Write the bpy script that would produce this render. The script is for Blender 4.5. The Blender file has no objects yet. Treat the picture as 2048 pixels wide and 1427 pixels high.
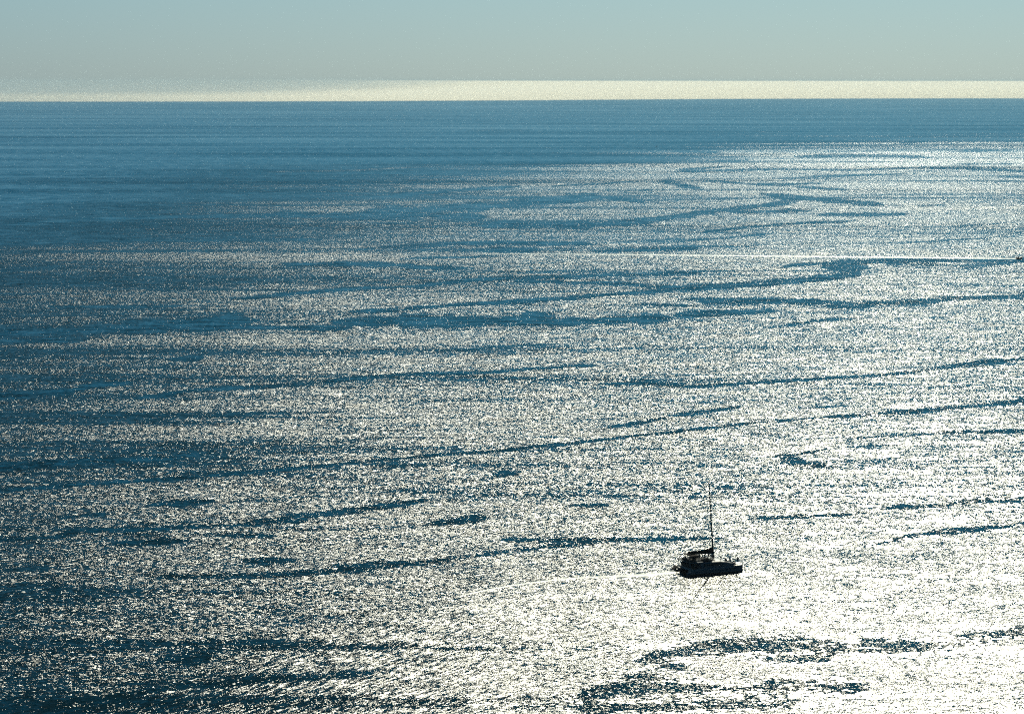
import bpy, bmesh, math, random
import numpy as np
from mathutils import Vector, Matrix, Euler

R = math.radians
random.seed(7)
SC = bpy.context.scene
COL = SC.collection

# ------------------------------------------------------------------ camera
CAM_H = 104.5            # cliff-top viewpoint above the sea
PITCH = 5.537            # degrees below level
FPX = 5689.0             # focal length in pixels of a 2048 px wide frame (100 mm on 36 mm)
cd = bpy.data.cameras.new('camera')
cam = bpy.data.objects.new('camera', cd)
COL.objects.link(cam)
cd.sensor_width = 36.0
cd.lens = 100.0
cd.clip_start = 1.0
cd.clip_end = 200000.0
cam.location = (0, 0, CAM_H)
cam.rotation_euler = (R(90 - PITCH), 0, 0)
SC.camera = cam

# ------------------------------------------------------------------ sky and sun
SUN_EL, SUN_AZ = 31.0, 9.0      # azimuth clockwise from straight ahead (+Y)
w = bpy.data.worlds.new('World')
SC.world = w
w.use_nodes = True
nt = w.node_tree
nt.nodes.clear()
def N(nt, typ, **kw):
    n = nt.nodes.new(typ)
    for k, v in kw.items():
        setattr(n, k, v)
    return n
sky = N(nt, 'ShaderNodeTexSky', sky_type='NISHITA')
sky.sun_disc = False
sky.sun_elevation = R(SUN_EL)
sky.sun_rotation = R(SUN_AZ)
sky.altitude = 100
sky.air_density = 1.0
sky.dust_density = 0.6
sky.ozone_density = 1.5
tc = N(nt, 'ShaderNodeTexCoord')
sep = N(nt, 'ShaderNodeSeparateXYZ')
nt.links.new(tc.outputs['Generated'], sep.inputs[0])
ramp = N(nt, 'ShaderNodeValToRGB')
e = ramp.color_ramp.elements
SKY_TINT = [(0.00, (0.215, 0.365, 0.64)), (0.035, (0.22, 0.372, 0.575)), (0.10, (0.05, 0.27, 0.44)),
            (0.19, (0.012, 0.18, 0.28)), (0.30, (0.008, 0.085, 0.122)), (0.42, (0.009, 0.045, 0.062)), (1.0, (0.02, 0.08, 0.12))]
while len(e) < len(SKY_TINT):
    e.new(0.5)
for el, (p, c) in zip(e, SKY_TINT):
    el.position = p
    el.color = (*c, 1)
mx = N(nt, 'ShaderNodeMix', data_type='RGBA', blend_type='MULTIPLY')
mx.inputs['Factor'].default_value = 1.0
bg = N(nt, 'ShaderNodeBackground')
bg.inputs['Strength'].default_value = 0.10
wo = N(nt, 'ShaderNodeOutputWorld')
nt.links.new(sep.outputs['Z'], ramp.inputs['Fac'])
nt.links.new(sky.outputs[0], mx.inputs['A'])
nt.links.new(ramp.outputs['Color'], mx.inputs['B'])
nt.links.new(mx.outputs['Result'], bg.inputs['Color'])
nt.links.new(bg.outputs[0], wo.inputs['Surface'])

ld = bpy.data.lights.new('sun', 'SUN')
ld.energy = 3.0
ld.angle = R(0.5)
ld.color = (1.0, 0.965, 0.78)
sun = bpy.data.objects.new('sun', ld)
COL.objects.link(sun)
sdir = Vector((math.sin(R(SUN_AZ)) * math.cos(R(SUN_EL)), math.cos(R(SUN_AZ)) * math.cos(R(SUN_EL)), math.sin(R(SUN_EL))))
sun.rotation_euler = sdir.to_track_quat('Z', 'Y').to_euler()
sun.location = (0, 0, 300)

SC.view_settings.view_transform = 'Standard'
SC.view_settings.look = 'None'
SC.view_settings.exposure = 0.0
SC.view_settings.gamma = 1.0
SC.cycles.use_denoising = False
SC.cycles.use_adaptive_sampling = False
SC.cycles.max_bounces = 8
SC.cycles.volume_bounces = 6
SC.cycles.sample_clamp_indirect = 6.0
SC.cycles.caustics_reflective = False
SC.cycles.blur_glossy = 0.0

# ------------------------------------------------------------------ helpers
RE = 6371000.0           # the sea curves away with the earth
def drop(d2):
    return -d2 / (2 * RE)
def dist_at(theta):
    """distance on the curved sea seen at tangent-of-depression theta"""
    q = max(theta * theta - 2 * CAM_H / RE, 0.0)
    return RE * (theta - math.sqrt(q))
def ground(px, py):
    """where something seen at a photo pixel (2048 wide) floats on the sea"""
    x = (px - 1024.0) / FPX
    y = (713.5 - py) / FPX
    cp, sp = math.cos(R(PITCH)), math.sin(R(PITCH))
    dx, dy, dz = (x, cp + y * sp, y * cp - sp)
    h = math.hypot(dx, dy)
    d = dist_at(-dz / h)
    return Vector((dx / h * d, dy / h * d, drop(d * d)))

def mat(name, color, rough=0.5, metal=0.0, spec=0.5, noise=None):
    m = bpy.data.materials.new(name)
    m.use_nodes = True
    t = m.node_tree
    b = t.nodes['Principled BSDF']
    b.inputs['Base Color'].default_value = (*color, 1)
    b.inputs['Roughness'].default_value = rough
    b.inputs['Metallic'].default_value = metal
    b.inputs['Specular IOR Level'].default_value = spec
    if noise:
        sc, amt = noise
        co = N(t, 'ShaderNodeTexCoord')
        nz = N(t, 'ShaderNodeTexNoise')
        nz.inputs['Scale'].default_value = sc
        nz.inputs['Detail'].default_value = 5
        mr = N(t, 'ShaderNodeMapRange')
        mr.inputs['To Min'].default_value = 1 - amt
        mr.inputs['To Max'].default_value = 1 + amt
        mm = N(t, 'ShaderNodeMix', data_type='RGBA', blend_type='MULTIPLY')
        mm.inputs['Factor'].default_value = 1
        mm.inputs['A'].default_value = (*color, 1)
        t.links.new(co.outputs['Object'], nz.inputs['Vector'])
        t.links.new(nz.outputs['Fac'], mr.inputs['Value'])
        t.links.new(mr.outputs['Result'], mm.inputs['B'])
        t.links.new(mm.outputs['Result'], b.inputs['Base Color'])
    return m

def obj(name, bm, m, parent=None, smooth=False):
    me = bpy.data.meshes.new(name)
    bmesh.ops.recalc_face_normals(bm, faces=bm.faces)
    bm.to_mesh(me)
    bm.free()
    if smooth:
        for p in me.polygons:
            p.use_smooth = True
    me.materials.append(m)
    o = bpy.data.objects.new(name, me)
    COL.objects.link(o)
    if parent is not None:
        o.parent = parent
    return o

def empty(name, label, cat, loc, rz=0.0, group=None):
    o = bpy.data.objects.new(name, None)
    COL.objects.link(o)
    o.location = loc
    o.rotation_euler = (0, 0, rz)
    o['label'] = label
    o['category'] = cat
    if group:
        o['group'] = group
    return o

def box(bm, x0, x1, y0, y1, z0, z1):
    v = [bm.verts.new((x, y, z)) for x in (x0, x1) for y in (y0, y1) for z in (z0, z1)]
    for f in ((0, 1, 3, 2), (4, 6, 7, 5), (0, 4, 5, 1), (2, 3, 7, 6), (0, 2, 6, 4), (1, 5, 7, 3)):
        bm.faces.new([v[i] for i in f])

def tube(bm, pts, rad, seg=8, flat=1.0):
    """swept tube through pts with one radius or a list of radii"""
    pts = [Vector(p) for p in pts]
    if not hasattr(rad, '__len__'):
        rad = [rad] * len(pts)
    rings = []
    for i, p in enumerate(pts):
        a = pts[max(0, i - 1)]
        b = pts[min(len(pts) - 1, i + 1)]
        d = (b - a).normalized()
        up = Vector((0, 0, 1)) if abs(d.z) < 0.9 else Vector((1, 0, 0))
        s = d.cross(up).normalized()
        u = s.cross(d).normalized()
        rings.append([bm.verts.new(p + (s * math.cos(k * 2 * math.pi / seg) * flat + u * math.sin(k * 2 * math.pi / seg)) * rad[i]) for k in range(seg)])
    for a, b in zip(rings, rings[1:]):
        for k in range(seg):
            bm.faces.new((a[k], a[(k + 1) % seg], b[(k + 1) % seg], b[k]))
    bm.faces.new(rings[0][::-1])
    bm.faces.new(rings[-1])

def loft(bm, rings):
    rs = [[bm.verts.new(p) for p in r] for r in rings]
    n = len(rs[0])
    for a, b in zip(rs, rs[1:]):
        for k in range(n):
            bm.faces.new((a[k], a[(k + 1) % n], b[(k + 1) % n], b[k]))
    bm.faces.new(rs[0][::-1])
    bm.faces.new(rs[-1])

# ------------------------------------------------------------------ the sea
# Slicks: bands where surface film damps the small waves.  (polyline in measured
# photo coordinates, half thickness, strength) - projected once on to the sea plane.
SL = [
 ([(1348,343),(1560,338),(1700,340),(1850,335),(2048,342),(2300,340)],2.2,.9),
 ([(1348,340),(1400,337),(1470,332)],1.8,.9),
 ([(1553,357),(1690,351),(1827,347)],2.2,.9),
 ([(1400,360),(1502,368),(1560,369),(1649,366)],2.6,.95),
 ([(1587,373),(1697,380)],2,.85),
 ([(1519,387),(1560,392),(1656,401),(1769,409)],4.5,1),
 ([(1560,395),(1600,400)],8,1),
 ([(1600,402),(1553,408),(1468,418),(1348,431)],4.5,.95),
 ([(1461,425),(1628,421)],3,.9),
 ([(1639,430),(1820,428)],4.5,1),
 ([(1400,465),(1485,455),(1570,448),(1717,441)],3,.95),
 ([(1348,482),(1450,476),(1543,467)],2.6,.9),
 ([(1348,491),(1500,493)],2.6,.7),
 ([(1837,411),(1895,409)],2,.9),
 ([(1878,455),(2011,447)],1.5,.8),
 ([(1724,487),(1844,484),(2048,471)],1.7,.8),
 ([(1553,486),(1700,492)],5,.45),
 ([(1553,537),(1590,530),(1640,527),(1690,524),(1800,521),(2048,520),(2250,516)],3.4,1),
 ([(1640,532),(1740,535)],6.5,1),
 ([(1695,553),(1720,540)],8,1),
 ([(1720,548),(1640,557),(1560,564),(1460,571),(1348,578)],5,1),
 ([(1758,530),(1880,531),(1930,533),(2048,524)],4,.75),
 ([(1348,544),(1540,540)],1.5,.8),
 ([(1399,603),(1590,603),(1724,607),(1861,602),(1895,597),(2048,594),(2250,590)],5,1),
 ([(1650,612),(1740,613)],5,.95),
 ([(1348,598),(1590,596)],2,.7),
 ([(1348,631),(1450,626),(1560,621)],5,1),
 ([(1519,657),(1560,652),(1656,638),(1724,636)],2,.8),
 ([(1861,737),(1950,727),(2048,717),(2200,706)],4,1),
 ([(1587,313),(1724,311),(1793,312),(1861,315)],3,.85),
 ([(1895,303),(2025,301)],1.6,.8),
 ([(1800,286),(1860,282)],2,.7),
 ([(1348,302),(1440,305)],3,.7),
 ([(1423,322),(1505,320)],1.5,.8),
 ([(1888,329),(2048,327)],1.5,.8),
 ([(1837,336),(1930,334),(2048,341)],3,.85),
 ([(1990,353),(2100,354)],1.8,.8),
 ([(700,425),(850,420),(1000,411),(1100,402),(1200,391)],9,.95),
 ([(1190,393),(1290,403)],4,.8),
 ([(540,428),(700,432),(840,431),(970,434)],8,.9),
 ([(940,449),(1042,450),(1180,450),(1280,443),(1350,433),(1400,430)],6.5,.95),
 ([(760,394),(880,383),(990,376),(1042,372)],3.5,.85),
 ([(1100,372),(1210,367),(1280,362)],1.8,.8),
 ([(1316,362),(1350,365),(1367,372),(1400,375)],4.5,1),
 ([(1320,379),(1230,383)],1.5,.8),
 ([(700,500),(900,487),(1008,485),(1200,488)],3.2,.85),
 ([(950,500),(1090,499)],3.5,.9),
 ([(1180,502),(1400,497)],3,.9),
 ([(1230,483),(1400,480)],4,.6),
 ([(560,529),(700,528),(800,530),(840,535),(946,535)],3.6,.9),
 ([(800,517),(1000,512)],1.3,.8),
 ([(460,598),(580,588),(700,577),(837,572),(940,560),(1008,557),(1180,552),(1400,545)],2.8,.95),
 ([(1028,562),(1145,565),(1250,567),(1300,573),(1400,576)],3,.9),
 ([(700,623),(820,617),(940,608),(1042,603),(1145,595),(1250,586),(1348,581)],2.8,.95),
 ([(660,644),(800,641),(940,642),(1042,640),(1090,630)],8.5,1),
 ([(1042,645),(1200,642),(1348,635)],6,1),
 ([(1247,608),(1400,611)],2,.8),
 ([(640,765),(700,757),(800,750),(970,745),(1042,738),(1196,730)],3,.9),
 ([(854,702),(940,699),(1008,692),(1120,687)],2,.75),
 ([(1186,769),(1280,766),(1400,772)],3,.85),
 ([(1230,781),(1290,779)],2,.8),
 ([(1200,858),(1260,848),(1348,832),(1416,822),(1485,813)],3.4,.9),
 ([(0,451),(150,440),(308,434),(600,430)],5,.9),
 ([(-200,492),(0,488),(200,482),(650,479)],3,.7),
 ([(-200,550),(0,540),(140,530)],4,.6),
 ([(85,613),(376,612)],2,.7),
 ([(-300,670),(0,665),(170,661),(340,652),(410,645),(513,641)],9,.95),
 ([(342,661),(480,654),(700,656)],4,.9),
 ([(-200,690),(0,683),(170,677)],6,.8),
 ([(342,718),(410,714)],5,.7),
 ([(284,737),(342,732)],3,.7),
 ([(-300,800),(0,790),(137,781),(205,769),(267,764)],5,.95),
 ([(274,797),(376,781),(513,774),(640,765)],4,.8),
 ([(205,831),(410,831),(540,826)],2.5,.7),
 ([(-200,945),(0,932),(170,921),(342,915),(420,905)],5.5,.95),
 ([(-200,996),(0,980),(137,970),(342,958),(513,943),(700,926),(860,911),(1000,901),(1180,882),(1300,867),(1348,864),(1450,851),(1553,841),(1656,834),(1741,829)],2.7,1),
 ([(1741,829),(1861,820),(1963,811),(2048,801),(2200,790)],4.4,1),
 ([(300,1010),(360,1007),(434,1002)],4.5,1),
 ([(110,1033),(219,1028)],3.5,.7),
 ([(-100,1090),(0,1081),(103,1074),(154,1062),(308,1057),(479,1049)],2.6,.9),
 ([(479,1049),(580,1037),(700,1019),(800,1008),(850,1000)],5.5,.95),
 ([(222,1087),(370,1081)],5,.85),
 ([(438,1071),(547,1070)],3.5,.9),
 ([(479,1122),(615,1119)],5,.8),
 ([(300,1153),(513,1151),(700,1139),(780,1132)],4.5,.85),
 ([(660,1132),(820,1127),(950,1110),(1100,1093),(1190,1086)],6,.8),
 ([(1000,1080),(1200,1080),(1348,1077),(1450,1075)],3.5,.85),
 ([(860,1046),(915,1042),(975,1034)],7,.9),
 ([(980,950),(1045,943)],4.5,.8),
 ([(1130,1011),(1220,1010)],3.5,.85),
 ([(540,826),(700,822)],1.6,.6),
 ([(0,1172),(205,1160)],7,.5),
 ([(0,1140),(120,1134)],4,.5),
 ([(330,1317),(420,1312)],8,.75),
 ([(150,1405),(300,1381),(359,1372),(513,1361),(700,1348),(740,1344)],5,.9),
 ([(-100,1427),(60,1420),(150,1405)],5,.8),
 ([(1348,772),(1400,772),(1553,762),(1758,750),(1861,740)],2.6,.95),
 ([(1587,817),(1697,811)],2.5,.85),
 ([(1485,868),(1567,867)],2.2,.8),
 ([(1690,876),(1827,871),(1895,862),(1963,864),(2048,862),(2200,858)],4,.85),
 ([(1519,914),(1587,909),(1656,897),(1827,887)],2.6,.8),
 ([(1560,915),(1610,926),(1663,933)],7,.85),
 ([(1495,1037),(1622,1032),(1758,1023)],3.2,.9),
 ([(1758,1016),(1895,1010),(1930,1003),(2048,996),(2200,985)],4.4,.95),
 ([(1940,1022),(2048,1022)],2,.8),
 ([(1912,1041),(2048,1032),(2200,1025)],8,.55),
 ([(1724,1093),(1775,1083),(1827,1070),(1930,1059),(2048,1046),(2200,1030)],4.4,.95),
 ([(1280,1320),(1370,1300),(1500,1290),(1580,1292),(1634,1298),(1741,1291),(1821,1294),(1901,1286),(2000,1270)],12,1.25),
 ([(1500,1300),(1690,1302)],19,1.25),
 ([(1760,1292),(1901,1283),(1960,1272),(2035,1262),(2200,1240)],8,1.3),
 ([(1150,1390),(1290,1368),(1420,1378),(1500,1382),(1580,1372),(1647,1371),(1730,1372)],17,1.2),
 ([(1647,1371),(1700,1374),(1746,1378)],7,.95),
 ([(1325,1312),(1345,1330),(1370,1352)],12,.7),
 ([(1150,1414),(1400,1410),(1620,1402)],9,1.1),
]
BR = [  # ruffled streaks (cat's paws)
 ([(520,344),(700,341),(900,331)],1.6,.5),
 ([(92,607),(308,607)],2.6,.9),
 ([(68,716),(120,716)],2.6,.9),
 ([(615,516),(750,500),(900,482)],5,.55),
 ([(0,874),(66,873)],2.5,.8),
 ([(1758,418),(2100,413)],2.2,.9),
 ([(1500,435),(1724,437)],2.4,.9),
 ([(1500,264),(1600,263)],1.2,.3),
 ([(930,262),(1060,260)],1.5,.4),
 ([(300,412),(520,420)],2.0,.3),
]

_rs = np.random.RandomState(5)
_tab = _rs.rand(4096)
def smooth1(x, seed):
    x = x + seed * 17.31
    i = np.floor(x).astype(int)
    f = x - i
    f = f * f * (3 - 2 * f)
    return _tab[i % 4096] * (1 - f) + _tab[(i + 1) % 4096] * f

def band(X, Y, poly, th, seed=0):
    xs = [p[0] for p in poly]; ys = [p[1] for p in poly]
    pad = th * 4 + 12
    out = np.zeros(X.shape)
    sel = (X > min(xs) - pad * 6) & (X < max(xs) + pad * 6) & (Y > min(ys) - pad) & (Y < max(ys) + pad)
    if not sel.any():
        return out
    x, y = X[sel], Y[sel]
    best = np.full(x.shape, 1e9)
    arc = np.zeros(x.shape)
    s0 = 0.0
    for (x0, y0), (x1, y1) in zip(poly, poly[1:]):
        dx, dy = (x1 - x0), (y1 - y0)
        L = math.hypot(dx, dy)
        t = np.clip(((x - x0) * dx + (y - y0) * dy) / (L * L), 0, 1)
        d = np.hypot((x - x0 - t * dx) * 0.3, y - y0 - t * dy)
        m = d < best
        best[m] = d[m]
        arc[m] = (s0 + t * L)[m]
        s0 += L
    tp = min(36.0, 0.22 * s0)
    taper = np.minimum(1, np.minimum(arc, s0 - arc) / tp) ** 0.6
    tk = th * (0.3 + 0.7 * taper) * (0.55 + 0.55 * smooth1(arc / 38.0, seed) + 0.35 * smooth1(arc / 13.0, seed + 3))
    off = (smooth1(arc / 55.0, seed + 7) - 0.5) * th * 0.9 + (smooth1(arc / 17.0, seed + 9) - 0.5) * th * 0.5
    # recompute the offset centreline cheaply: shift by a fraction of the thickness
    best = np.abs(best + off * np.sign(best) * 0.5)
    out[sel] = np.clip(1.25 - 0.60 * best / tk, 0, 1) * (0.72 + 0.28 * taper)
    return out

def build_sea():
    cols = np.concatenate([np.linspace(-7000, -1300, 24), np.linspace(-1200, -210, 40), np.arange(-200, 2260, 5.0), np.linspace(2280, 3300, 40), np.linspace(3600, 9000, 24)])
    rows = np.concatenate([np.arange(197, 460, 1.6), np.arange(460, 900, 2.2), np.arange(900, 1440, 3.0), np.linspace(1450, 2400, 40), np.linspace(2600, 9000, 20)])
    PX, PY = np.meshgrid(cols, rows)
    x = (PX - 1024) / FPX
    y = (713.5 - PY) / FPX
    cp, sp = math.cos(R(PITCH)), math.sin(R(PITCH))
    hx, hy, hz = x, cp + y * sp, y * cp - sp
    h = np.hypot(hx, hy)
    th = -hz / h
    d = RE * (th - np.sqrt(np.maximum(th * th - 2 * CAM_H / RE, 0)))
    # three more rows past the visible horizon
    ex = np.array([45000.0, 38500.0, 34000.0])[:, None] + 0 * h[:1]
    ux, uy = hx / h, hy / h
    d = np.vstack([ex, np.minimum(d, 33500)])
    ux = np.vstack([ux[:1]] * 3 + [ux]); uy = np.vstack([uy[:1]] * 3 + [uy])
    PX = np.vstack([PX[:1]] * 3 + [PX]); PY = np.vstack([PY[:1]] * 3 + [PY])
    gx, gy, gz = ux * d, uy * d, -d * d / (2 * RE)
    calm = np.zeros(PX.shape)
    for k, (poly, th, s) in enumerate(SL):
        far = 0.78 if poly[0][1] < 500 else 1.0          # far slicks are broken up by the breeze
        calm = np.maximum(calm, band(PX, PY, poly, (th * 0.86 + 0.45) * far, k * 5) * s * (1.08 if far == 1.0 else 0.98))
    ruf = np.zeros(PX.shape)
    for k, (poly, th, s) in enumerate(BR):
        ruf = np.maximum(ruf, band(PX, PY, poly, th, k * 3 + 1000) * s)
    # beyond this line the wind has dropped: no ruffled water
    bx = [-300, 0, 400, 700, 1000, 1200, 1500, 2048, 2600]
    by = [480, 440, 362, 348, 326, 304, 276, 264, 258]
    edge = np.interp(PX, bx, by)
    soft = np.interp(PX, [-300, 0, 700, 1200, 2048], [220, 200, 150, 120, 86])
    wind = np.clip(0.5 + (PY - edge) / soft, 0, 1)
    wind_raw = wind.copy()
    wind = np.ones_like(wind)
    # broad strengthening and easing of the breeze
    bl = np.interp(PY, [260, 330, 520, 760, 1000, 1150, 1250, 1427], [.46, .50, .58, .68, .80, .92, 1.0, 1.0])
    lf = np.interp(PX, [0, 700, 1300, 2048], [1.0, .75, .2, 0])       # the breeze is fresher to the left
    wind = wind * (bl + (1 - bl) * lf * 0.9)
    # how closely the wavelets are packed
    cv = np.interp(PY, [260, 330, 520, 760, 1000, 1150, 1250, 1427], [.12, .16, .25, .31, .38, .46, .62, .70])
    cl = np.interp(PX, [0, 500, 1000, 1400, 2048], [1.0, .80, .26, .06, 0]) * np.interp(PY, [260, 420, 560, 820], [.32, .42, .60, .9])
    cover = cv + (1 - cv) * cl
    # the catamaran's old wake: ruffled crests fan out below this line
    yl = np.interp(PX, [-200, 0, 350, 600, 950, 1348, 1500], [1500, 1440, 1340, 1265, 1190, 1150, 1130])
    inside = 1 / (1 + np.exp(-(PY - yl - 8) / 9.0))
    fade = np.interp(PX, [-100, 300, 1300, 1700], [.6, 1, 1, 0])
    shade = np.exp(-np.maximum(yl - PY, 0) / 90.0) * (1 - inside) * np.interp(PX, [-200, 0, 300, 700, 1000], [.6, .8, 1, .8, 0])
    cover = np.clip(cover + inside * fade * 0.36, 0, 1.0) * (1 - 0.45 * shade)
    swell = inside * np.interp(PX, [-100, 200, 900, 1150], [.4, .55, .5, 0])
    nr, nc = PX.shape
    verts = np.stack([gx.ravel(), gy.ravel(), gz.ravel()], 1)
    idx = np.arange(nr * nc).reshape(nr, nc)
    f = np.stack([idx[1:, :-1].ravel(), idx[1:, 1:].ravel(), idx[:-1, 1:].ravel(), idx[:-1, :-1].ravel()], 1)
    me = bpy.data.meshes.new('sea_water')
    me.vertices.add(len(verts))
    me.vertices.foreach_set('co', verts.ravel())
    me.loops.add(f.size)
    me.loops.foreach_set('vertex_index', f.ravel().astype(np.int32))
    me.polygons.add(len(f))
    me.polygons.foreach_set('loop_start', np.arange(0, f.size, 4, dtype=np.int32))
    me.update(calc_edges=True)
    ws = wind_raw
    for nm, arr in (('windline', ws), ('calm', calm), ('ruffle', ruf), ('wind', wind), ('cover', cover), ('swell', swell)):
        a = me.attributes.new(nm, 'FLOAT', 'POINT')
        a.data.foreach_set('value', arr.ravel().astype(np.float32))
    me.validate()
    o = bpy.data.objects.new('sea_water', me)
    COL.objects.link(o)
    o['kind'] = 'structure'
    return o

def sea_material():
    m = bpy.data.materials.new('sea_water')
    m.use_nodes = True
    t = m.node_tree
    t.nodes.clear()
    L = t.links.new
    def val(x):
        return x
    def M(op, a, b=None, c=None, clamp=False):
        n = N(t, 'ShaderNodeMath', operation=op)
        n.use_clamp = clamp
        for i, v in enumerate((a, b, c)):
            if v is None: continue
            if hasattr(v, 'is_linked'): L(v, n.inputs[i])
            else: n.inputs[i].default_value = v
        return n.outputs[0]
    def MR(v, a, b, c, d):
        n = N(t, 'ShaderNodeMapRange')
        L(v, n.inputs['Value'])
        for k, x in zip(('From Min', 'From Max', 'To Min', 'To Max'), (a, b, c, d)):
            if hasattr(x, 'is_linked'): L(x, n.inputs[k])
            else: n.inputs[k].default_value = x
        return n.outputs['Result']
    def attr(nm):
        n = N(t, 'ShaderNodeAttribute', attribute_name=nm)
        return n.outputs['Fac']
    geo = N(t, 'ShaderNodeNewGeometry')
    pos = geo.outputs['Position']
    def noise(scale, detail, rough, sx=1.0, sy=1.0, rot=0.0, off=(0, 0, 0), dist=0.0):
        mp = N(t, 'ShaderNodeMapping')
        mp.inputs['Scale'].default_value = (sx, sy, 1)
        mp.inputs['Rotation'].default_value = (0, 0, rot)
        mp.inputs['Location'].default_value = off
        L(pos, mp.inputs['Vector'])
        n = N(t, 'ShaderNodeTexNoise')
        n.noise_dimensions = '3D'
        n.inputs['Scale'].default_value = scale
        n.inputs['Detail'].default_value = detail
        n.inputs['Roughness'].default_value = rough
        n.inputs['Distortion'].default_value = dist
        L(mp.outputs[0], n.inputs['Vector'])
        return n
    def split(n):
        s = N(t, 'ShaderNodeSeparateColor')
        L(n.outputs['Color'], s.inputs[0])
        return s.outputs[0], s.outputs[1], s.outputs[2]
    calm0, ruf, wind = attr('calm'), attr('ruffle'), attr('wind')
    # ragged edges and faint natural streaks
    e1 = noise(0.040, 6, 0.65, 0.16, 1.0, rot=0.05).outputs['Fac']
    e2 = noise(0.0045, 9, 0.66, 0.20, 1.0, rot=0.06, off=(13, 5, 0)).outputs['Fac']
    e3 = noise(0.28, 5, 0.7, 0.25, 1.0, rot=0.1, off=(4, 9, 0)).outputs['Fac']
    c = M('ADD', calm0, M('ADD', M('MULTIPLY', M('SUBTRACT', e1, 0.5), 1.7), M('MULTIPLY', M('SUBTRACT', e3, 0.5), 0.8)))
    calm = MR(c, 0.24, 0.84, 0.0, 1.0)
    faint = MR(e2, 0.53, 0.68, 0.0, 0.50)
    e7 = noise(0.0042, 7, 0.6, 0.13, 1.0, rot=0.04, off=(33, 61, 0), dist=0.5).outputs['Fac']
    fila = MR(M('ABSOLUTE', M('SUBTRACT', e7, 0.5)), 0.0, 0.028, 0.55, 0.0)
    e8 = noise(0.011, 6, 0.6, 0.16, 1.0, rot=0.08, off=(3, 161, 0), dist=0.5).outputs['Fac']
    fila = M('MAXIMUM', fila, MR(M('ABSOLUTE', M('SUBTRACT', e8, 0.5)), 0.0, 0.020, 0.35, 0.0))
    calm = M('MAXIMUM', M('MAXIMUM', calm, fila), faint)
    n6 = noise(1.3, 1, 0.5, 1.0, 2.2, off=(8, 88, 0)).outputs['Fac']
    spp = N(t, 'ShaderNodeSeparateXYZ')
    L(pos, spp.inputs[0])
    st0 = MR(spp.outputs[1], 480, 800, 0.565, 0.63)
    st1 = MR(spp.outputs[1], 1500, 3500, 0.0, 0.035)
    stray = MR(M('SUBTRACT', n6, M('SUBTRACT', st0, st1)), 0.0, 0.04, 0.0, 0.9)
    calm = M('MULTIPLY', calm, M('SUBTRACT', 1.0, stray))
    calm = M('MULTIPLY', calm, M('SUBTRACT', 1.0, ruf), clamp=True)
    e4 = noise(0.009, 7, 0.68, 0.22, 1.0, rot=0.05, off=(90, 41, 0)).outputs['Fac']
    e5 = noise(0.0022, 9, 0.7, 0.22, 1.0, rot=0.03, off=(71, 2, 0)).outputs['Fac']
    wl = MR(M('ADD', attr('windline'), M('MULTIPLY', M('SUBTRACT', e5, 0.5), 1.7)), 0.22, 1.0, 0.0, 1.0)
    wind = M('MULTIPLY', wind, wl)
    gust = MR(e4, 0.3, 0.7, 0.72, 1.22)
    wnd = M('MAXIMUM', M('MULTIPLY', wind, gust), ruf)
    rough_amt = M('MULTIPLY', M('SUBTRACT', 1.0, M('MULTIPLY', calm, 0.93)), wnd, clamp=True)
    cov = attr('cover')
    n5 = noise(1.25, 2, 0.6, 1.0, 3.0, off=(55, 3, 0)).outputs['Fac']
    th5 = MR(cov, 0.0, 1.0, 0.32, 0.70)
    patchy = MR(M('SUBTRACT', n5, th5), -0.02, 0.02, 1.0, 0.12)
    rough_amt = M('MULTIPLY', rough_amt, patchy)
    # wave slopes
    r0, g0, b0 = split(noise(3.2, 2, 0.6, 1.0, 3.6, off=(3, 7, 0)))    # wavelets, decimetres
    r1, g1, b1 = split(noise(0.7, 2, 0.6, 0.9, 2.8, rot=0.25, off=(31, 17, 0)))    # wind waves, metres
    r2, g2, b2 = split(noise(0.12, 2, 0.5, 0.6, 1.4, rot=-0.2, off=(1, 77, 0)))    # longer waves
    sw = attr('swell')
    def rotnoise():
        m1 = N(t, 'ShaderNodeMapping')
        m1.inputs['Rotation'].default_value = (0, 0, R(-62))
        L(pos, m1.inputs['Vector'])
        m2 = N(t, 'ShaderNodeMapping')
        m2.inputs['Scale'].default_value = (0.20, 1.5, 1)
        L(m1.outputs[0], m2.inputs['Vector'])
        n = N(t, 'ShaderNodeTexNoise')
        n.inputs['Scale'].default_value = 1.2
        n.inputs['Detail'].default_value = 2
        n.inputs['Distortion'].default_value = 0.6
        L(m2.outputs[0], n.inputs['Vector'])
        return split(n)
    q1, q2, q3 = rotnoise()
    def blend(a, b):
        return M('ADD', M('MULTIPLY', a, M('SUBTRACT', 1.0, sw)), M('MULTIPLY', b, sw))
    r1, g1 = blend(r1, q1), blend(g1, q2)
    def slope(ca, cb, cc, lo):
        a = M('MULTIPLY', M('SUBTRACT', ca, 0.5), M('MULTIPLY', rough_amt, WA))
        b = M('MULTIPLY', M('SUBTRACT', cb, 0.5), M('ADD', M('MULTIPLY', rough_amt, WB), WB0))
        c_ = M('MULTIPLY', M('SUBTRACT', cc, 0.5), WC)
        return M('ADD', M('ADD', a, b), c_)
    sx = M('MULTIPLY', slope(r0, r1, r2, 0), 1.15)
    sy = slope(g0, g1, g2, 0)
    sp0 = N(t, 'ShaderNodeSeparateXYZ')
    L(pos, sp0.inputs[0])
    lod = MR(sp0.outputs[1], 900, 4000, 1.0, 0.6)
    sx, sy = M('MULTIPLY', sx, lod), M('MULTIPLY', sy, lod)
    swl = M('MULTIPLY', M('SUBTRACT', e2, 0.5), 0.16)
    sy = M('ADD', sy, M('ADD', M('ADD', M('MULTIPLY', rough_amt, BY1), BY0), M('MULTIPLY', swl, MR(sp0.outputs[1], 900, 3000, 0.15, 1.0))))
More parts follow.
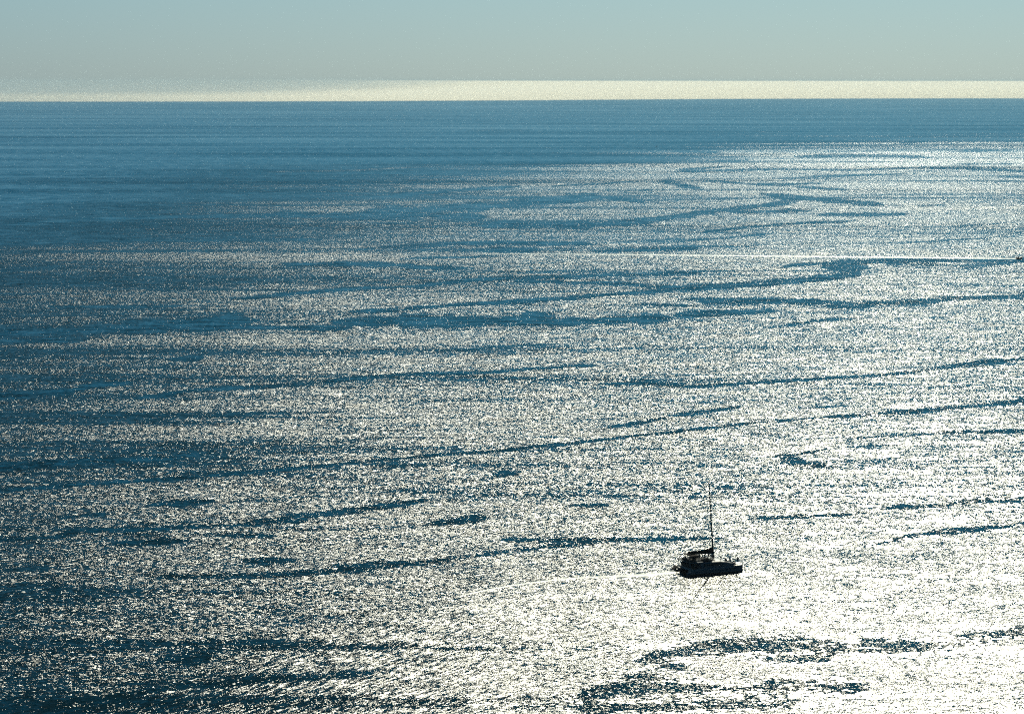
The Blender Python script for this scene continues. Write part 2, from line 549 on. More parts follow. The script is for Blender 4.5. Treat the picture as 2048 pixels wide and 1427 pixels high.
    sy = M('MAXIMUM', sy, 0.015)
    cb = N(t, 'ShaderNodeCombineXYZ')
    L(sx, cb.inputs[0])
    L(M('MULTIPLY', sy, -1.0), cb.inputs[1])
    cb.inputs[2].default_value = 1.0
    nm = N(t, 'ShaderNodeVectorMath', operation='NORMALIZE')
    L(cb.outputs[0], nm.inputs[0])
    gl = N(t, 'ShaderNodeBsdfGlossy', distribution='BECKMANN')
    gl.inputs['Color'].default_value = (1, 1, 1, 1)
    sp = N(t, 'ShaderNodeSeparateXYZ')
    L(pos, sp.inputs[0])
    fine = M('MULTIPLY', MR(sp.outputs[1], 500, 3600, 0.0, 0.22), M('MULTIPLY', rough_amt, 2.0, clamp=True))
    L(M('ADD', MR(rough_amt, 0, 1, ROUGH0, ROUGH1), fine), gl.inputs['Roughness'])
    L(nm.outputs[0], gl.inputs['Normal'])
    body = N(t, 'ShaderNodeBsdfDiffuse')           # light scattered back out of the water
    body.inputs['Color'].default_value = (0.002, 0.020, 0.032, 1)
    fr = N(t, 'ShaderNodeFresnel')
    fr.inputs['IOR'].default_value = 1.333
    L(nm.outputs[0], fr.inputs['Normal'])
    bs = N(t, 'ShaderNodeMixShader')
    L(fr.outputs[0], bs.inputs[0])
    L(body.outputs[0], bs.inputs[1])
    L(gl.outputs[0], bs.inputs[2])
    out = N(t, 'ShaderNodeOutputMaterial')
    L(bs.outputs[0], out.inputs['Surface'])
    return m

WA, WB, WB0, WC = 1.45, 1.2, 0.42, 0.26
BY1, BY0 = 0.07, 0.05
ROUGH0, ROUGH1 = 0.16, 0.22
sea = build_sea()
sea.data.materials.append(sea_material())

# ------------------------------------------------------------------ fog bank on the far water
def fog_bank():
    bm = bmesh.new()
    rings = []
    # bearing, front edge distance, depth low down, depth near the top, top height (level with the eye), shoulder height fraction
    azs = [(-26, 19500, 380, 8, 122, .12), (-11, 18800, 430, 14, 122, .14), (-8, 18600, 560, 26, 120, .17), (-5, 18600, 900, 60, 117, .22),
           (-3, 18800, 1700, 170, 113, .30), (-1.2, 19500, 4500, 900, 109, .42), (1, 21000, 9000, 6000, 106.5, .6), (4, 24000, 11000, 9500, 105, .7), (8, 27000, 12000, 11000, 104, .7), (12, 29000, 12000, 11000, 104, .7), (26, 30000, 12000, 11000, 104, .7)]
    def base(d):
        return -d * d / (2 * RE) - 4
    for az, d0, dep, up, top, sh in azs:
        a = R(az)
        b0 = base(d0)
        hz = top - b0 - 6
        q = min(1.0, dep / 3000)
        prof = [(0, b0), (60 * q, b0 + 6), (350 * q, b0 + 6 + hz * sh * .6), (700 * q, b0 + 6 + hz * sh), (dep - up * .8 - 300 * q, b0 + 6 + hz * (sh + .25)), (dep - up * .5, b0 + 6 + hz * .97), (dep, top), (dep + 150 * q, base(d0 + dep))]
        rings.append([Vector((math.sin(a) * (d0 + p), math.cos(a) * (d0 + p), z)) for p, z in prof])
    loft(bm, rings)
    m = bpy.data.materials.new('fog_bank')
    m.use_nodes = True
    t = m.node_tree
    t.nodes.clear()
    v = N(t, 'ShaderNodeVolumePrincipled')
    v.inputs['Color'].default_value = (1.0, 0.985, 0.90, 1)
    v.inputs['Density'].default_value = 0.0028
    v.inputs['Anisotropy'].default_value = 0.6
    out = N(t, 'ShaderNodeOutputMaterial')
    t.links.new(v.outputs[0], out.inputs['Volume'])
    o = obj('fog_bank', bm, m)
    o['kind'] = 'stuff'
    o['label'] = 'low creamy white fog bank lying along the horizon'
    o['category'] = 'fog'
    return o
fog_bank()

# ------------------------------------------------------------------ wakes
def ribbon(name, pts, widths, m):
    bm = bmesh.new()
    P = [ground(*p) for p in pts]
    # resample smoothly
    Q, W = [], []
    n = 14
    for a in range(len(P) - 1):
        p0, p1, p2, p3 = P[max(a - 1, 0)], P[a], P[a + 1], P[min(a + 2, len(P) - 1)]
        for k in range(n):
            u = k / n
            Q.append(0.5 * ((2 * p1) + (p2 - p0) * u + (2 * p0 - 5 * p1 + 4 * p2 - p3) * u * u + (3 * p1 - p0 - 3 * p2 + p3) * u ** 3))
            W.append(widths[a] * (1 - u) + widths[a + 1] * u)
    Q.append(P[-1]); W.append(widths[-1])
    rows = []
    for k, q in enumerate(Q):
        d = (Q[min(k + 1, len(Q) - 1)] - Q[max(k - 1, 0)])
        d.z = 0
        d.normalize()
        s = Vector((-d.y, d.x, 0))
        j = 0.75 + 0.5 * random.random()
        w_ = W[k] * j
        row = []
        for f, h in ((-.5, 0.0), (-.25, .7), (0, 1), (.25, .7), (.5, 0.0)):
            p = q + s * (w_ * f)
            p.z = drop(p.x * p.x + p.y * p.y) - 0.02 + 0.10 * h
            row.append(bm.verts.new(p))
        rows.append(row)
    for a, b in zip(rows, rows[1:]):
        for k in range(4):
            bm.faces.new((a[k], a[k + 1], b[k + 1], b[k]))
    o = obj(name, bm, m, smooth=True)
    o['kind'] = 'structure'
    return o

def foam_material():
    m = bpy.data.materials.new('wake_foam')
    m.use_nodes = True
    t = m.node_tree
    b = t.nodes['Principled BSDF']
    co = N(t, 'ShaderNodeNewGeometry')
    nz = N(t, 'ShaderNodeTexNoise')
    nz.inputs['Scale'].default_value = 0.9
    nz.inputs['Detail'].default_value = 5
    t.links.new(co.outputs['Position'], nz.inputs['Vector'])
    rp = N(t, 'ShaderNodeValToRGB')
    rp.color_ramp.elements[0].position = 0.38
    rp.color_ramp.elements[0].color = (0.10, 0.28, 0.28, 1)
    rp.color_ramp.elements[1].position = 0.58
    rp.color_ramp.elements[1].color = (0.80, 0.88, 0.84, 1)
    t.links.new(nz.outputs['Fac'], rp.inputs['Fac'])
    t.links.new(rp.outputs['Color'], b.inputs['Base Color'])
    b.inputs['Roughness'].default_value = 0.48
    b.inputs['IOR'].default_value = 1.5
    return m
foam = foam_material()
ribbon('water_wake', [(2033, 517), (1950, 516.2), (1800, 514.6), (1600, 512.6), (1400, 510.6), (1200, 508.6), (1050, 507.6), (940, 507)],
       [6.5, 9, 10, 10, 8, 6, 4, 1.0], foam)
ribbon('water_wake', [(1352, 1143), (1278, 1149.5), (1210, 1152), (1142, 1155.5), (1073, 1163), (1010, 1172), (954, 1183), (915, 1192)],
       [3.6, 3.6, 2.6, 2.0, 1.7, 1.4, 0.9, 0.3], foam)

# ------------------------------------------------------------------ people
SKIN = mat('skin', (0.34, 0.20, 0.14), 0.6)
HAIRS = [mat('dark_hair', (0.03, 0.02, 0.015), 0.7), mat('brown_hair', (0.10, 0.06, 0.03), 0.7)]
CLOTH = [mat('navy_cloth', (0.03, 0.04, 0.09), 0.9), mat('rust_cloth', (0.16, 0.05, 0.03), 0.9), mat('grey_cloth', (0.12, 0.12, 0.12), 0.9), mat('black_cloth', (0.02, 0.02, 0.02), 0.9)]

def skinned(name, chains, root=0, sub=1):
    """chains: list of lists of (point, radius); points met twice are shared -> one continuous surface"""
    verts, rad, edges, look = [], [], [], {}
    def vid(p, r):
        k = tuple(round(c, 4) for c in p)
        if k not in look:
            look[k] = len(verts)
            verts.append(p)
            rad.append(r)
        return look[k]
    for ch in chains:
        ids = [vid(p, r) for p, r in ch]
        edges += list(zip(ids, ids[1:]))
    me = bpy.data.meshes.new(name)
    me.from_pydata(verts, edges, [])
    o = bpy.data.objects.new(name, me)
    COL.objects.link(o)
    sk = o.modifiers.new('skin', 'SKIN')
    sk.use_smooth_shade = True
    for k, v in enumerate(me.skin_vertices[0].data):
        r = rad[k]
        v.radius = r if isinstance(r, tuple) else (r, r)
        v.use_root = (k == root)
    sd = o.modifiers.new('sub', 'SUBSURF')
    sd.levels = sub
    sd.render_levels = sub
    dg = bpy.context.evaluated_depsgraph_get()
    out = bpy.data.meshes.new_from_object(o.evaluated_get(dg))
    bpy.data.objects.remove(o)
    out.name = name
    for p in out.polygons:
        p.use_smooth = True
    return out

def person_meshes(pose):
    """x = facing direction, z = up, origin under the feet (standing) or under the seat (seated)"""
    if pose == 'stand':
        hip, kf, kr, an = 0.92, 0.03, 0.50, 0.08
        pelvis, chest, neck, head = (0, 0, .95), (0.01, 0, 1.28), (0.0, 0, 1.50), (0.02, 0, 1.60)
        legs = [[((0, s * .09, .90), .085), ((.03, s * .10, .50), .058), ((-.01, s * .11, .10), .042), ((.13, s * .12, .035), .036)] for s in (-1, 1)]
        arms = [[((0, s * .19, 1.42), .052), ((-.03, s * .24, 1.14), .040), ((.08, s * .23, .92), .030)] for s in (-1, 1)]
    elif pose == 'lean':
        pelvis, chest, neck, head = (-.05, 0, .93), (.08, 0, 1.24), (.17, 0, 1.42), (.22, 0, 1.51)
        legs = [[((-.05, s * .09, .88), .085), ((0.02, s * .11, .48), .058), ((-.06, s * .12, .10), .042), ((.08, s * .13, .035), .036)] for s in (-1, 1)]
        arms = [[((.12, s * .19, 1.36), .052), ((.22, s * .25, 1.10), .040), ((.42, s * .20, 1.02), .030)] for s in (-1, 1)]
    else:                       # seated on a deck edge or cushion 0.35 m high
        pelvis, chest, neck, head = (0, 0, .46), (-.04, 0, .78), (-.02, 0, .99), (.02, 0, 1.09)
        legs = [[((.04, s * .09, .43), .088), ((.44, s * .13, .46), .060), ((.40, s * .12, .10), .042), ((.53, s * .13, .035), .036)] for s in (-1, 1)]
        arms = [[((-.03, s * .19, .92), .052), ((.04, s * .25, .66), .040), ((.27, s * .17, .58), .030)] for s in (-1, 1)]
    P = Vector(pelvis)
    C = Vector(chest)
    Nk = Vector(neck)
    H = Vector(head)
    up = (H - Nk).normalized()
    fw = Vector((up.z, 0, -up.x))
    chains = [[(pelvis, (.135, .10)), (tuple(P.lerp(C, .5)), (.125, .09)), (chest, (.155, .105)), (neck, .055), (head, (.075, .085)), (tuple(H + up * .11), (.075, .088)), (tuple(H + up * .17), (.045, .05))],
              [(tuple(H + up * .02 + fw * .0), (.075, .085)), (tuple(H + up * .035 + fw * .105), .014)]]
    chains[1][0] = (head, (.075, .085))
    for l in legs:
        chains.append([(pelvis, (.135, .10))] + l)
    for a in arms:
        hd = Vector(a[2][0])
        fd = (hd - Vector(a[1][0])).normalized()
        sgn = 1 if a[0][0][1] > 0 else -1
        palm = hd + fd * .07
        chains.append([(chest, (.155, .105))] + a + [(tuple(palm), (.034, .016))])
        side = Vector((0, 1, 0)).cross(fd).normalized()
        for k, (o_, ln) in enumerate(((-.026, .065), (-.009, .078), (.009, .074), (.026, .058))):
            b0 = palm + side * o_ + fd * .02
            chains.append([(tuple(palm), (.034, .016)), (tuple(b0), .009), (tuple(b0 + fd * ln * .5 + Vector((0, -sgn * .010, 0))), .0085), (tuple(b0 + fd * ln + Vector((0, -sgn * .030, -.004))), .007)])
        b0 = hd + fd * .02 - side * .034
        chains.append([(tuple(hd), .030), (tuple(b0), .011), (tuple(b0 + fd * .045 - side * .012 + Vector((0, -sgn * .02, 0))), .008)])
    # keep each wrist a single shared vertex
    body = skinned('body', chains)
    shirt = skinned('shirt', [[(tuple(P + Vector((0, 0, .04))), (.150, .118)), (tuple(P.lerp(C, .5)), (.142, .108)), (chest, (.170, .122)), (tuple(C.lerp(Nk, .75)), (.09, .075))]] +
                    [[(chest, (.170, .122)), (a[0][0], .068), (tuple(Vector(a[0][0]).lerp(Vector(a[1][0]), .7)), .056)] for a in arms])
    shorts = skinned('shorts', [[(tuple(P + Vector((0, 0, .05))), (.150, .118)), (pelvis, (.150, .115))]] +
                     [[(pelvis, (.150, .115)), (l[0][0], .105), (tuple(Vector(l[0][0]).lerp(Vector(l[1][0]), .8)), .082)] for l in legs])
    bm = bmesh.new()
    bmesh.ops.create_icosphere(bm, subdivisions=2, radius=1)
    for v in list(bm.verts):
        if v.co.z < -0.15 and v.co.x > -0.1:
            bm.verts.remove(v)
    mtx = Matrix.Translation(H + up * .07 - fw * .012) @ Matrix(((fw.x, 0, up.x, 0), (0, 1, 0, 0), (fw.z, 0, up.z, 0), (0, 0, 0, 1))) @ Matrix.Diagonal((.108, .092, .128, 1))
    bm.transform(mtx)
    hair = bpy.data.meshes.new('hair')
    bm.to_mesh(hair)
    bm.free()
    return dict(body=body, shirt=shirt, shorts=shorts, hair=hair)
POSES = {p: person_meshes(p) for p in ('stand', 'lean', 'sit')}

def place_person(pose, world, rz, label, group, k, size=1.0):
    r = empty('person', label, 'person', world, rz, group)
    r.scale = (size,) * 3
    for part, m in (('body', SKIN), ('shirt', CLOTH[k % 4]), ('shorts', CLOTH[(k * 3 + 1) % 4]), ('hair', HAIRS[k % 2])):
        me = POSES[pose][part].copy()
        me.materials.clear()
        me.materials.append(m)
        o = bpy.data.objects.new(part, me)
        COL.objects.link(o)
        o.parent = r
    return r

# ------------------------------------------------------------------ catamaran
def catamaran():
    HD = R(22)
    stern = ground(1378, 1150)
    rot = Matrix.Rotation(HD, 3, 'Z')
    c = stern + rot @ Vector((6.5, 3.7, 0))
    c.z = drop(c.x ** 2 + c.y ** 2)
    T = empty('catamaran', 'large catamaran under bare mast with people on deck, seen dark against the glitter', 'catamaran', c, HD)
    gel = mat('hull_gelcoat', HULLC, 0.35, noise=(0.6, 0.12))
    red = mat('antifouling', (0.05, 0.012, 0.010), 0.8)
    glass = mat('smoked_glass', (0.004, 0.004, 0.005), 0.15)
    deckm = mat('deck_nonskid', DECKC, 0.6, noise=(3, 0.1))
    alu = mat('mast_alloy', (0.03, 0.03, 0.035), 0.5, 0.3)
    canvas = mat('sail_cover_canvas', (0.035, 0.018, 0.016), 0.95, noise=(4, 0.3))
    steel = mat('stainless', (0.30, 0.30, 0.30), 0.3, 0.9)
    net = mat('netting', (0.05, 0.05, 0.05), 0.9)
    plat = mat('platform_teak', (0.16, 0.13, 0.10), 0.7, noise=(5, 0.2))
    cush = mat('dark_cushion', (0.02, 0.02, 0.025), 0.9)

    # --- hulls: (station x, keel z, half beam at waterline, half beam at deck, freeboard)
    ST = [(-6.5, -.10, .55, .66, .38), (-6.05, -.22, .60, .72, .40), (-6.0, -.22, .60, .72, .72), (-5.5, -.30, .62, .76, .74), (-5.45, -.30, .62, .76, 1.05), (-4.9, -.38, .64, .80, 1.10),
          (-4.2, -.42, .66, .84, 1.30), (-2.5, -.5, .68, .88, 1.36), (0, -.55, .68, .90, 1.40), (2.5, -.5, .62, .86, 1.43), (4.3, -.45, .48, .74, 1.47), (5.5, -.36, .30, .54, 1.50), (6.2, -.25, .13, .30, 1.52), (6.5, -.12, .03, .10, 1.50)]
    def hull(yc):
        bm = bmesh.new()
        rings = []
        for x, kz, bw, bd, fb in ST:
            q = [(0, kz), (bw * .7, kz * .55), (bw, 0.02), (bw + (bd - bw) * .35, .35 * fb), (bd, .72 * fb), (bd * .97, fb), (bd * .5, fb + .04)]
            ring = [Vector((x, yc + y, z)) for y, z in q] + [Vector((x, yc - y, z)) for y, z in q[:0:-1]]
            rings.append(ring)
        loft(bm, rings)
        h = obj('hull', bm, gel, T, smooth=False)
        bm = bmesh.new()                       # antifouling band just above the waterline
        rings = []
        for x, kz, bw, bd, fb in ST:
            q = [(0, kz - .02), (bw * .7 + .01, kz * .55 - .01), (bw + .012, 0.02), (bw + (bd - bw) * .18 + .014, .16)]
            rings.append([Vector((x, yc + y, z)) for y, z in q] + [Vector((x, yc - y, z)) for y, z in q[:0:-1]])
        loft(bm, rings)
        obj('antifouling', bm, red, h)
        # hull ports on the outer side
        sgn = -1 if yc < 0 else 1
        for x0, x1 in ((2.05, 2.75), (3.55, 4.25)):
            bm = bmesh.new()
            ya = yc + sgn * (.87 if x0 < 3 else .74)
            box(bm, x0, x1, min(ya - sgn * .35, ya + sgn * .02), max(ya - sgn * .35, ya + sgn * .02), .78, .98)
            obj('window', bm, glass, h)
        return h
    for yc in (-3.0, 3.0):
        hull(yc)

    # --- bridge deck
    bm = bmesh.new()
    prof = [(-5.6, .75), (-5.4, 1.08), (3.4, 1.40), (3.7, 1.30), (3.5, .95), (2.6, .72)]
    rings = [[Vector((x, y, z)) for x, z in prof] for y in (-2.35, 2.35)]
    loft(bm, rings)
    obj('bridge_deck', bm, gel, T)

    # --- cabin: long low coachroof falling to the foredeck
    bm = bmesh.new()
    side = [(-3.35, 1.32), (-3.55, 2.34), (-2.8, 2.47), (-0.5, 2.56), (1.0, 2.55), (2.4, 2.38), (3.6, 2.08), (4.6, 1.74), (5.1, 1.46), (4.9, 1.40), (3.0, 1.36), (0, 1.33)]
    rings = []
    for y, sh in ((-3.30, .93), (-3.12, .985), (-2.4, 1.0), (0, 1.03), (2.4, 1.0), (3.12, .985), (3.30, .93)):
        rings.append([Vector((x, y, 1.33 + (z - 1.33) * sh)) for x, z in side])
    loft(bm, rings)
    cab = obj('cabin', bm, gel, T)
    for s in (-1, 1):                          # long dark side windows
        bm = bmesh.new()
        y0 = s * 3.24
        y1 = s * 3.335
        pts = [(-2.75, 1.62), (-2.95, 2.16), (-1.2, 2.24), (0.9, 2.22), (1.7, 2.02), (2.15, 1.80), (1.6, 1.62)]
        loft(bm, [[Vector((x, y0, z)) for x, z in pts], [Vector((x, y1, z)) for x, z in pts]])
        obj('window', bm, glass, cab)
    bm = bmesh.new()                           # windscreen on the sloping front
    loft(bm, [[Vector((2.55, y, 2.405)), Vector((3.5, y, 2.16)), Vector((3.5, y, 2.10)), Vector((2.55, y, 2.30))] for y in (-2.3, 2.3)])
    obj('windscreen', bm, glass, cab)
    # --- roof over the cockpit with pillars
    bm = bmesh.new()
    pr = [(-6.15, 2.42), (-6.25, 2.50), (-5.9, 2.57), (-2.9, 2.60), (-2.9, 2.46), (-4.5, 2.43)]
    loft(bm, [[Vector((x, y, z)) for x, z in pr] for y in (-3.2, -3.0, 0, 3.0, 3.2)])
    roof = obj('cockpit_roof', bm, gel, T)
    for s in (-1, 1):
        bm = bmesh.new()
        tube(bm, [(-5.7, s * 2.95, 1.0), (-5.95, s * 3.0, 2.46)], [.09, .07], 8)
        obj('pillar', bm, gel, T)
    # cockpit: seats, table and bulkhead in the shade of the roof
    bm = bmesh.new()
    box(bm, -3.45, -3.38, -2.3, 2.3, 1.12, 2.40)
    obj('bulkhead', bm, glass, T)
    for s in (-1, 1):
        bm = bmesh.new()
        box(bm, -5.4, -3.6, s * 2.3 - .35, s * 2.3 + .35, 1.12, 1.55)
        box(bm, -5.4, -3.6, s * 2.62 - .07, s * 2.62 + .07, 1.55, 2.0)
        bmesh.ops.bevel(bm, geom=bm.edges[:], offset=.03, segments=2, affect='EDGES')
        obj('seat', bm, cush, T)
    bm = bmesh.new()
    box(bm, -5.45, -5.30, -1.9, 1.9, 1.10, 1.95)
    bmesh.ops.bevel(bm, geom=bm.edges[:], offset=.03, segments=2, affect='EDGES')
    obj('seat', bm, cush, T)
    # --- upper deck fittings
    bm = bmesh.new()
    box(bm, -4.4, -3.9, -1.6, -.6, 2.585, 3.30)
    bmesh.ops.bevel(bm, geom=bm.edges[:], offset=.05, segments=2, affect='EDGES')
    tube(bm, [(-4.42, -1.1, 3.3), (-4.55, -1.1, 3.45)], .03)
    helm = obj('helm_console', bm, cush, T)
    bm = bmesh.new()
    for k in range(16):
        a, b = k * math.tau / 16, (k + 1) * math.tau / 16
        tube(bm, [(-4.58, -1.1 + .32 * math.cos(a), 3.42 + .32 * math.sin(a)), (-4.58, -1.1 + .32 * math.cos(b), 3.42 + .32 * math.sin(b))], .02, 6)
    for a in (0, 2.1, 4.2):
        tube(bm, [(-4.58, -1.1, 3.42), (-4.58, -1.1 + .32 * math.cos(a), 3.42 + .32 * math.sin(a))], .012, 6)
    obj('steering_wheel', bm, steel, helm)
    for x0, x1, y0, y1 in ((-5.6, -5.1, -2.0, 1.8), (-3.2, -1.0, 1.9, 2.4), (-2.9, -1.1, -2.5, -2.0)):
        bm = bmesh.new()
        box(bm, x0, x1, y0, y1, 2.64, 2.99)
        bmesh.ops.bevel(bm, geom=bm.edges[:], offset=.04, segments=2, affect='EDGES')
        obj('seat', bm, cush, T)
    bm = bmesh.new()
    box(bm, -5.75, .35, -2.55, 2.55, 2.59, 2.63)
    bmesh.ops.bevel(bm, geom=bm.edges[:], offset=.01, segments=1, affect='EDGES')
    obj('deck_pad', bm, cush, T)
    # arch and small bimini frame aft
    for s in (-1, 1):
        bm = bmesh.new()
        tube(bm, [(-6.1, s * 2.6, 2.5), (-5.6, s * 2.4, 3.2), (-5.15, s * 1.9, 3.72)], [.10, .08, .05], 8)
        obj('arch', bm, alu, T)
    bm = bmesh.new()
    loft(bm, [[Vector((-5.3, y, 3.70)), Vector((-5.2, y, 3.78)), Vector((-3.3, y, 3.86)), Vector((-3.2, y, 3.78)), Vector((-3.3, y, 3.72))] for y in (-1.9, -1.0, 0, 1.0, 1.9)])
    bim = obj('bimini', bm, canvas, T)
    for x in (-3.4,):
        for s in (-1, 1):
            bm = bmesh.new()
            tube(bm, [(x, s * 1.85, 2.58), (x + .1, s * 1.85, 3.76)], .022, 6)
            obj('pole', bm, steel, bim)
    # --- mast, boom, furled sail
    bm = bmesh.new()
    n = 12
    pts = [(1.07 - 1.25 * (k / n) ** 1.0, 0, 2.5 + (19.3 - 2.5) * k / n) for k in range(n + 1)]
    tube(bm, pts, [.19 - .07 * k / n for k in range(n + 1)], 10, flat=.7)
    mast = obj('mast', bm, alu, T, smooth=True)
    bm = bmesh.new()
    tube(bm, [(-.15, 0, 19.3), (-.15, 0, 19.75)], .02, 6)
    tube(bm, [(-.15, 0, 19.35), (-.55, 0, 19.42)], .018, 6)
    obj('wind_vane', bm, alu, mast)
    bm = bmesh.new()
    tube(bm, [(1.0, 0, 3.72), (-5.15, 0, 3.98)], .11, 8)
    boom = obj('boom', bm, alu, T, smooth=True)
    bm = bmesh.new()
    rings = []
    prof = [(-5.2, 3.98, 4.10), (-4.9, 3.99, 4.44), (-4.2, 3.95, 4.50), (-3.2, 3.92, 4.50), (-2.2, 3.88, 4.58), (-1.2, 3.84, 4.66), (-.2, 3.80, 4.86), (.45, 3.77, 5.05), (.84, 3.74, 5.32), (.98, 3.72, 5.36)]
    for k, (x, z0, z1) in enumerate(prof):
        wd = .16 + .05 * math.sin(k * 2.1)
        zc, hh = (z0 + z1) / 2, (z1 - z0) / 2
        rings.append([Vector((x, wd * math.cos(a * math.tau / 10) * (1 - .35 * max(0, math.sin(a * math.tau / 10))), zc + hh * math.sin(a * math.tau / 10) + .02 * math.sin(a * 3 + k))) for a in range(10)])
    loft(bm, rings)
    obj('furled_sail', bm, canvas, boom, smooth=True)
    for a, b in (((.0, 0, 17.2), (5.6, 0, 1.9)), ((.0, 0, 17.0), (-.9, 3.4, 1.4)), ((.0, 0, 17.0), (-.9, -3.4, 1.4)), ((-.12, 0, 19.0), (-5.0, 0, 4.2)), ((.35, 0, 11.0), (-1.6, -3.3, 1.4)), ((.35, 0, 11.0), (-1.6, 3.3, 1.4))):
        bm = bmesh.new()
        tube(bm, [a, b], .008, 5)
        obj('stay', bm, steel, T)
    # --- foredeck: crossbeam and trampolines
    bm = bmesh.new()
    tube(bm, [(5.6, -2.8, 1.38), (5.7, 0, 1.46), (5.6, 2.8, 1.38)], .12, 8)
    obj('crossbeam', bm, alu, T, smooth=True)
    for s in (-1, 1):
        bm = bmesh.new()
        for k in range(15):
            x = 3.6 + k * .14
            tube(bm, [(x, s * .12, 1.34), (x, s * 2.45, 1.34)], .012, 4)
        for k in range(16):
            y = s * (.12 + k * .155)
            tube(bm, [(3.6, y, 1.355), (5.56, y, 1.355)], .012, 4)
        obj('trampoline', bm, net, T)
    bm = bmesh.new()
    box(bm, 3.4, 5.65, -.11, .11, 1.28, 1.375)
    obj('walkway', bm, deckm, T)
    # --- rails
    for s in (-1, 1):
        bm = bmesh.new()
        path = []
        for x in (-4.2, -2.4, -.6, 1.2, 3.0, 4.6, 5.9):
            yy = s * (3.0 + {5.9: .30, 4.6: .62}.get(x, .78))
            tube(bm, [(x, yy, 1.34), (x, yy, 2.02)], .016, 6)
            path.append((x, yy))
        for z in (1.68, 2.01):
            tube(bm, [(x, y, z) for x, y in path], .007, 5)
        obj('guard_rail', bm, steel, T)
        bm = bmesh.new()
        tube(bm, [(5.9, s * 3.30, 2.01), (6.42, s * 3.08, 2.05), (6.42, s * 2.92, 2.05), (5.9, s * 2.70, 2.01), (5.9, s * 2.70, 1.45)], .016, 6)
        tube(bm, [(6.4, s * 3.0, 1.5), (6.42, s * 3.0, 2.05)], .016, 6)
        obj('bow_rail', bm, steel, T)
    bm = bmesh.new()                            # rail round the upper deck
    for x in (-5.9, -4.8, -3.6, -2.4, -1.2, 0):
        for s in (-1, 1):
            tube(bm, [(x, s * 2.75, 2.57), (x, s * 2.75, 3.20)], .018, 6)
    for s in (-1, 1):
        tube(bm, [(-5.9, s * 2.75, 3.20), (0, s * 2.75, 3.20), (.2, s * 2.6, 2.56)], .016, 6)
    tube(bm, [(-5.9, -2.75, 3.2), (-5.9, 2.75, 3.2)], .016, 6)
    obj('guard_rail', bm, steel, T)
    # --- swim platform sloping down astern of the far hull
    bm = bmesh.new()
    loft(bm, [[Vector((-6.35, y, .62)), Vector((-7.25, y, .20)), Vector((-7.35, y, .28)), Vector((-6.5, y, 1.05)), Vector((-6.2, y, 1.10))] for y in (2.3, 3.7)])
    obj('swim_platform', bm, plat, T)
    return T, c, rot
HULLC = (0.13, 0.16, 0.19)
DECKC = (0.45, 0.45, 0.43)
CAT, cat_c, cat_rot = catamaran()

def on_cat(x, y, z):
    return cat_c + cat_rot @ Vector((x, y, z))
FORE = 'people on the catamaran foredeck'
TOP = 'people on the catamaran upper deck'
fore = [  # pose, x, y, z, facing (deg, boat frame), size, label
 ('stand', 5.35, -3.05, 1.55, 100, 1.0, 'person standing nearest the bow, first of the foredeck group'),
 ('sit', 4.55, -2.9, 1.52, 80, 1.0, 'person sitting just behind the one standing nearest the bow'),
 ('lean', 4.2, -1.8, 1.36, 150, .92, 'person leaning over on the netting next to the sitting bow figure'),
 ('sit', 3.25, -1.9, 1.62, 20, .95, 'person sitting low in the middle of the foredeck group'),
 ('sit', 2.75, -2.3, 1.95, 30, .9, 'person sitting hunched, second of the foredeck group from the mast'),
 ('stand', 2.0, -1.6, 2.02, -30, .84, 'person on the foredeck closest to the mast, apart from the others'),
]
top = [
 ('sit', -.1, -1.6, 2.57, 200, 1.0, 'person sitting on the upper deck right beside the mast foot'),
 ('stand', -.75, .5, 2.57, 180, .85, 'person standing under the boom just aft of the mast'),
 ('sit', -1.35, -2.2, 2.62, 120, 1.0, 'person sitting on the front end of the near upper deck seat'),
 ('sit', -2.15, -2.25, 2.62, 60, 1.0, 'person sitting at the middle of the near upper deck seat'),
 ('sit', -2.6, 2.1, 2.62, -90, 1.0, 'person sitting on the far side upper deck seat'),
 ('lean', -3.3, -.4, 2.60, 180, .78, 'person leaning forward ahead of the helm console'),
 ('stand', -4.95, -1.1, 2.59, 0, .72, 'person standing at the wheel under the small bimini'),
 ('sit', -5.35, .6, 2.62, 10, 1.0, 'person sitting at the aft end of the upper deck'),
 ('stand', -1.6, .2, 2.64, 90, .78, 'person standing on the upper deck behind the near seat, taller than the sitters'),
 ('sit', -4.6, -2.1, 2.64, 60, 1.0, 'person sitting low on the near edge beside the wheel'),
 ('sit', .3, .9, 2.64, -20, 1.0, 'person sitting on the far side of the mast foot'),
 ('lean', -2.5, -.3, 2.64, 20, .76, 'person stooping in the middle of the upper deck'),
 ('stand', -5.6, -1.9, 2.64, 30, .74, 'person standing by the arch at the near aft corner of the upper deck'),
 ('stand', -4.9, -3.0, 1.10, 60, 1.0, 'person standing in the shaded cockpit below the upper deck, by the near pillar'),
]
for k, (po, x, y, z, rz, sz, lab) in enumerate(fore + top):
    place_person(po, on_cat(x, y, z), R(22 + rz), lab, FORE if k < len(fore) else TOP, k, sz)

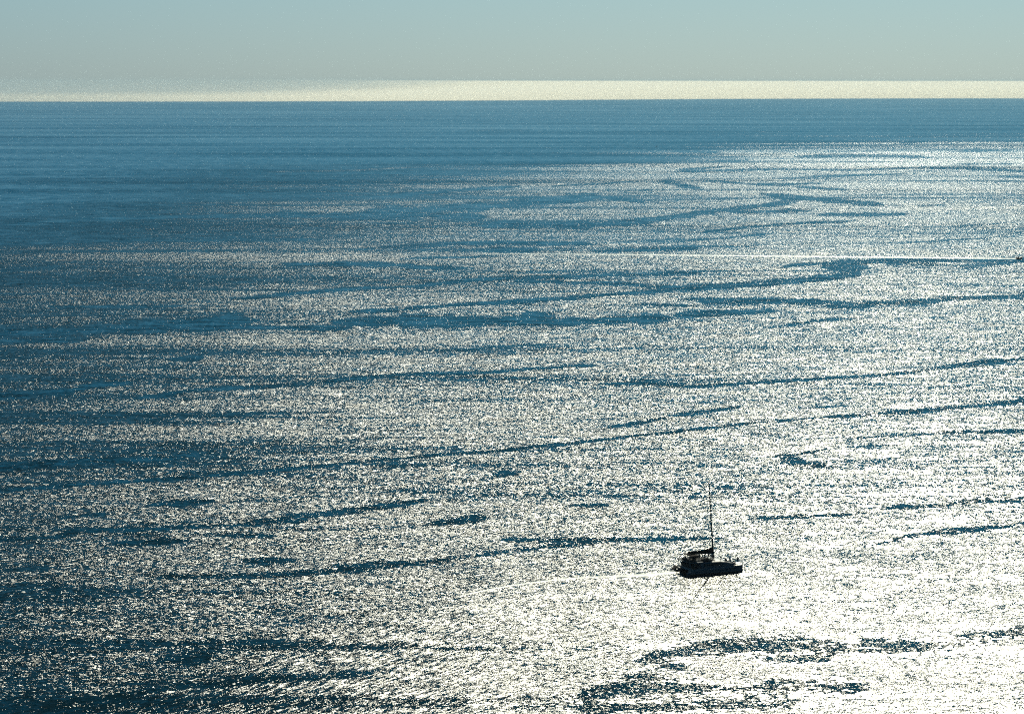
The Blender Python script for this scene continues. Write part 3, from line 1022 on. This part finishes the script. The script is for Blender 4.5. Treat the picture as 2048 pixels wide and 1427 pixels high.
# ------------------------------------------------------------------ small craft farther out
def motorboat(px, py, rz, L_, label, withmotor):
    p = ground(px, py)
    T = empty('motorboat', label, 'motorboat', p, rz)
    dk = mat('dark_hull_paint', (0.012, 0.014, 0.02), 0.6)
    gy = mat('grey_tube', (0.02, 0.02, 0.022), 0.8)
    k = L_ / 4.2
    bm = bmesh.new()
    rings = []
    for x, b, z0, z1 in ((-2.1, .75, -.15, .62), (-1.0, .85, -.22, .60), (.4, .82, -.2, .68), (1.4, .55, -.05, .85), (2.0, .18, .30, 1.08), (2.15, .05, .7, 1.15)):
        rings.append([Vector((x * k, y * k, z * k)) for y, z in ((0, z0), (b * .8, z0 + .18), (b, z1), (b * .8, z1 + .06), (0, z1 - .12), (-b * .8, z1 + .06), (-b, z1), (-b * .8, z0 + .18))])
    loft(bm, rings)
    obj('hull', bm, dk, T)
    bm = bmesh.new()
    box(bm, -.7 * k, -.1 * k, -.4 * k, .4 * k, .5 * k, 1.35 * k)
    bmesh.ops.bevel(bm, geom=bm.edges[:], offset=.06, segments=2, affect='EDGES')
    obj('console', bm, gy, T)
    bm = bmesh.new()
    box(bm, -1.6 * k, -1.1 * k, -.5 * k, .5 * k, .5 * k, 1.05 * k)
    bmesh.ops.bevel(bm, geom=bm.edges[:], offset=.06, segments=2, affect='EDGES')
    obj('seat', bm, gy, T)
    if withmotor:
        bm = bmesh.new()
        tube(bm, [(-2.2 * k, 0, .1), (-2.2 * k, 0, .6 * k), (-2.25 * k, 0, 1.3 * k)], [.10 * k, .16 * k, .22 * k], 8)
        obj('outboard_motor', bm, dk, T, smooth=True)
    return T
motorboat(2038.5, 517.4, R(4), 3.7, 'small dark motorboat with a long white wake at the right edge', True)
motorboat(1313, 293.2, R(0), 3.2, 'tiny dark boat far off below the horizon, alone on pale water', False)

# ------------------------------------------------------------------ thin sea haze
def haze():
    bm = bmesh.new()
    box(bm, -42000, 42000, -400, 46000, -170, 118)
    m = bpy.data.materials.new('haze')
    m.use_nodes = True
    t = m.node_tree
    t.nodes.clear()
    v = N(t, 'ShaderNodeVolumePrincipled')
    v.inputs['Color'].default_value = (0.66, 0.88, 1.0, 1)
    v.inputs['Density'].default_value = HAZE
    v.inputs['Anisotropy'].default_value = 0.3
    out = N(t, 'ShaderNodeOutputMaterial')
    t.links.new(v.outputs[0], out.inputs['Volume'])
    o = obj('haze', bm, m)
    o['kind'] = 'stuff'
HAZE = 1.7e-5
haze()
